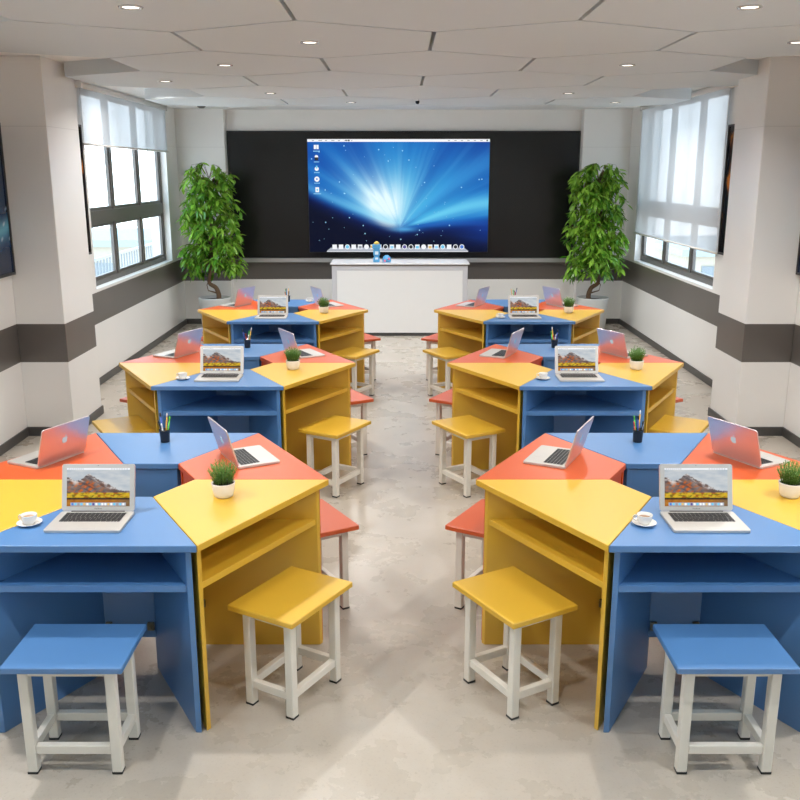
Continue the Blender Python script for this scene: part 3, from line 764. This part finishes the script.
for side, sx in (('left', -1), ('right', 1)):
    for rname, yc in ROWS:
        xc = sx*D2; cl = 'the %s %s cluster' % (rname, side)
        for deg, col, slot in SLOTS:
            a = math.radians(deg); out = Vector((math.sin(a), -math.cos(a)))
            lab = '%s trapezoid desk with shelf at the %s side of %s' % (WORD[col], slot, cl)
            loc = (xc+out.x*DO, yc+out.y*DO, 0)
            put('desk_'+col, lambda: make_desk(col, lab), loc, a, lab)
            # stools: only those the photograph can show
            outer = ('left' in slot) if sx < 0 else ('right' in slot)
            if slot == 'back' or (outer and rname == 'front') : continue
            r = .7855
            put('stool_'+col, lambda: make_stool(col), (xc+out.x*r-(.011 if slot == 'front' else 0), yc+out.y*r, 0), a,
                '%s stool with white legs at the %s side of %s' % (WORD[col], slot, cl))
        # laptops
        lx = {'left': (-.034, .422, -.49), 'right': (-.006, .46, -.43)}[side]
        for deg, dx, dy, slot in ((0, lx[0], -.487, 'front blue'), (120, lx[1], .290, 'back right red'), (240, lx[2], .290, 'back left red')):
            jit = {'front':0, 'middle':.02, 'back':-.02}[rname]
            put('laptop', make_laptop, (xc+dx+jit*.3, yc+dy, HT), math.radians(deg)+(jit if deg else 0)+(math.radians(4 if deg == 240 else -2) if deg else 0),
                'open silver laptop on the %s desk of %s' % (slot, cl))
        px = .40 if sx < 0 else .425
        put('plant', make_small_plant, (xc+px, yc-.205, HT), random.uniform(0, 6), 'small green plant in white pot on the yellow desk of %s' % cl)
        pen = (xc+(-.02 if sx < 0 else .014), yc+.54, HT)
        rz0 = {'front':.2, 'middle':1.1, 'back':2.3}[rname]+sx
        put('pen_cup', make_pen_cup, pen, rz0, 'dark pen cup on the back blue desk of %s' % cl)
        for k, (kind, mt, ln, word) in enumerate(PENS):
            an = rz0+k*PI*2/6; r1 = .006
            p = Vector((pen[0]+r1*math.cos(an), pen[1]+r1*math.sin(an), HT+.0052))
            o = put('pen_'+mt, lambda: make_pen(kind, mt, ln, ''), p, 0, '%s %s standing in the pen cup of %s' % (word, kind, cl))
            ax = Vector((-math.sin(an), math.cos(an), 0)); q = Matrix.Rotation(math.atan(.0108/.055), 3, ax); o.rotation_euler = q.to_euler()
        if side == 'left' and rname == 'back': cx_, cy_, wh = xc+.20, yc+.53, 'back blue'
        else: cx_, cy_, wh = xc+(-.250 if sx < 0 else -.228), yc-.50, 'front blue'
        put('saucer', make_saucer, (cx_, cy_, HT), 0, 'white saucer on the %s desk of %s' % (wh, cl))
        put('cup', make_cup, (cx_, cy_, HT+.0039), -.15, 'white coffee cup on the saucer of %s' % cl)

# ------------------------------------------------------------------ tall trees in planters
def tall_tree(x, y, seed, flip, label):
    random.seed(seed)
    t = thing('potted_tree', label, 'plant', (x, y, 0), 0, 'tall potted trees in the back corners')
    bm = bmesh.new(); lathe(bm, [(0,0),(.165,0),(.172,.006),(.205,.43),(.207,.44),(.190,.44),(.186,.40),(0,.40)], 48); obj('planter', bm, 'tub', t)
    bm = bmesh.new(); lathe(bm, [(0,.412),(.10,.409),(.187,.403)], 32); obj('soil', bm, 'soil', t)
    f = flip
    path = [(0.05*f,0,.40),(.055*f,0,.47),(.02*f,.01,.56),(-.06*f,.01,.62),(-.05*f,0,.72),(-.02*f,-.01,.84),(-.01*f,0,1.05),(0,0,1.35),(.01*f,0,1.7)]
    pts = []
    P = [Vector(p) for p in path]
    for i in range(len(P)-1):
        a, b, c, d = P[max(i-1,0)], P[i], P[i+1], P[min(i+2, len(P)-1)]
        for k in range(5):
            u = k/5; pts.append(.5*((2*b)+(c-a)*u+(2*a-5*b+4*c-d)*u*u+(3*b-a-3*c+d)*u**3))
    pts.append(P[-1]); rad = [.036-.026*(i/len(pts))**.8 for i in range(len(pts))]
    bm = bmesh.new(); tube(bm, pts, rad, 12)
    loop = [(0.03*f,-.03,.50),(-.07*f,-.035,.53),(-.085*f,-.03,.60),(-.055*f,-.02,.66)]
    tube(bm, loop, [.010,.007,.006,.006], 8); obj('trunk', bm, 'bark', t)
    tw = bmesh.new(); bm = bmesh.new()
    def half(z):              # silhouette: full and slightly barrel shaped
        u = (z-.70)/1.38
        return .345*min(1, (u/.10+.55))*min(1, 1.05-.22*sstep(.55, 1., u)) if u < .97 else .22
    def leaf(p, d, ln):
        d = d.normalized(); s = d.cross(Vector((random.uniform(-.5,.5), random.uniform(-.5,.5), 1))).normalized(); n = s.cross(d)
        wd = ln*.17; cv = ln*.12
        prof = [(0,.12), (.28,.85), (.55,1), (.8,.6), (1,0)]
        L_, M_, R2 = [], [], []
        for u, w in prof:
            c = p+d*ln*u - Vector((0,0,1))*cv*u*u*1.5
            M_.append(bm.verts.new(c)); 
            if w > 0: L_.append(bm.verts.new(c-s*wd*w+n*wd*w*.35)); R2.append(bm.verts.new(c+s*wd*w+n*wd*w*.35))
        for i in range(len(prof)-1):
            if i < len(prof)-2:
                bm.faces.new((M_[i], M_[i+1], L_[i+1], L_[i])); bm.faces.new((M_[i], R2[i], R2[i+1], M_[i+1]))
            else: bm.faces.new((M_[i], M_[i+1], L_[i])); bm.faces.new((M_[i], R2[i], M_[i+1]))
    for k in range(250):
        z = random.uniform(.80, 2.10); a = random.uniform(0, 2*PI); h = half(z)
        r = h*math.sqrt(random.uniform(.06, 1))*.92
        if z > 1.93 and abs(math.cos(a)*r) < .09: z -= .24
        tip = Vector((r*math.cos(a)*1.05, r*math.sin(a)*.8, z)); st = Vector((0,0,max(.75, z-.10-.35*r)))
        mid = (st+tip)/2+Vector((0,0,.10))
        end = tip+Vector((math.cos(a)*.05, math.sin(a)*.05, -.10))
        br = [st, mid, tip, end]
        tube(tw, br, [.004,.003,.0016,.001], 5, cap=False)
        for q in range(11):
            u = random.uniform(0, 1); p = mid.lerp(tip, u*2) if u < .35 else tip.lerp(end, (u-.35)/.65)
            an = random.uniform(0, 2*PI); d = Vector((math.cos(an)*.9+math.cos(a)*.3, math.sin(an)*.9+math.sin(a)*.3, random.uniform(-1.5, .1)))
            leaf(p, d, random.uniform(.085, .135))
    obj('branches', tw, 'bark', t); obj('leaves', bm, 'leaf', t, smooth=True)
tall_tree(-2.395, 11.55, 2, 1, 'tall leafy green tree in pale planter in the back left corner')
tall_tree(2.47, 11.55, 9, -1, 'tall leafy green tree in pale planter in the back right corner')

# ------------------------------------------------------------------ outside the windows
def railing(x, label):
    t = thing('balcony_railing', label, 'railing', (x, 14, -.1))
    bm = bmesh.new(); box(bm, -.02, .02, -6, 6, .80, .84, .004); box(bm, -.02, .02, -6, 6, .05, .08, .004); obj('rail', bm, 'outw', t)
    bm = bmesh.new()
    for k in range(80): box(bm, -.01, .01, -5.95+k*.15, -5.93+k*.15, .08, .80)
    obj('balusters', bm, 'outw', t)
railing(-4.6, 'pale balcony railing outside the left window')
def building(x, y, w, d, h, label, m='outb'):
    t = thing('building', label, 'building', (x, y, -12))
    obj('facade', box(bmesh.new(), -w/2, w/2, -d/2, d/2, 0, h), m, t)
    obj('roof', box(bmesh.new(), -w/2-.3, w/2+.3, -d/2-.3, d/2+.3, h, h+.4), 'outg', t)
    for fl in range(int(h/3)):
        for k in range(int(w/3)):
            obj('window', box(bmesh.new(), -w/2+1+k*3, -w/2+2.6+k*3, -d/2-.05, -d/2+.05, 1+fl*3, 2.6+fl*3), 'outw', t)
building(-22, 62, 14, 12, 9.6, 'pale building far outside the left window')
building(24, 60, 14, 12, 9.2, 'pale building with teal roof far outside the right window')

# ------------------------------------------------------------------ light, sky, camera
w = bpy.data.worlds.new('sky'); bpy.context.scene.world = w; w.use_nodes = True
N, L = w.node_tree.nodes, w.node_tree.links
bg = N['Background']; tc = N.new('ShaderNodeTexCoord'); sp = N.new('ShaderNodeSeparateXYZ'); L.new(tc.outputs['Generated'], sp.inputs[0])
cr = N.new('ShaderNodeValToRGB'); e = cr.color_ramp.elements
e[0].position = .0; e[0].color = (.86,.90,.92,1); e[1].position = .55; e[1].color = (.50,.74,.95,1)
x = cr.color_ramp.elements.new(.12); x.color = (.80,.90,.97,1)
L.new(sp.outputs['Z'], cr.inputs[0]); L.new(cr.outputs[0], bg.inputs['Color']); bg.inputs['Strength'].default_value = 5.3

cam = bpy.data.cameras.new('camera'); co = bpy.data.objects.new('camera', cam); C.objects.link(co)
co.location = (-.0119*S, 0, 2.485*S); co.rotation_euler = (PI/2-.2471, 0, 0)
cam.sensor_width = 36; cam.lens = 899.4/800*36; cam.clip_start = .05; cam.clip_end = 300
bpy.context.scene.camera = co
vs = bpy.context.scene.view_settings
vs.view_transform = 'Standard'; vs.look = 'None'; vs.gamma = 1; vs.use_curve_mapping = False; vs.exposure = 0.0
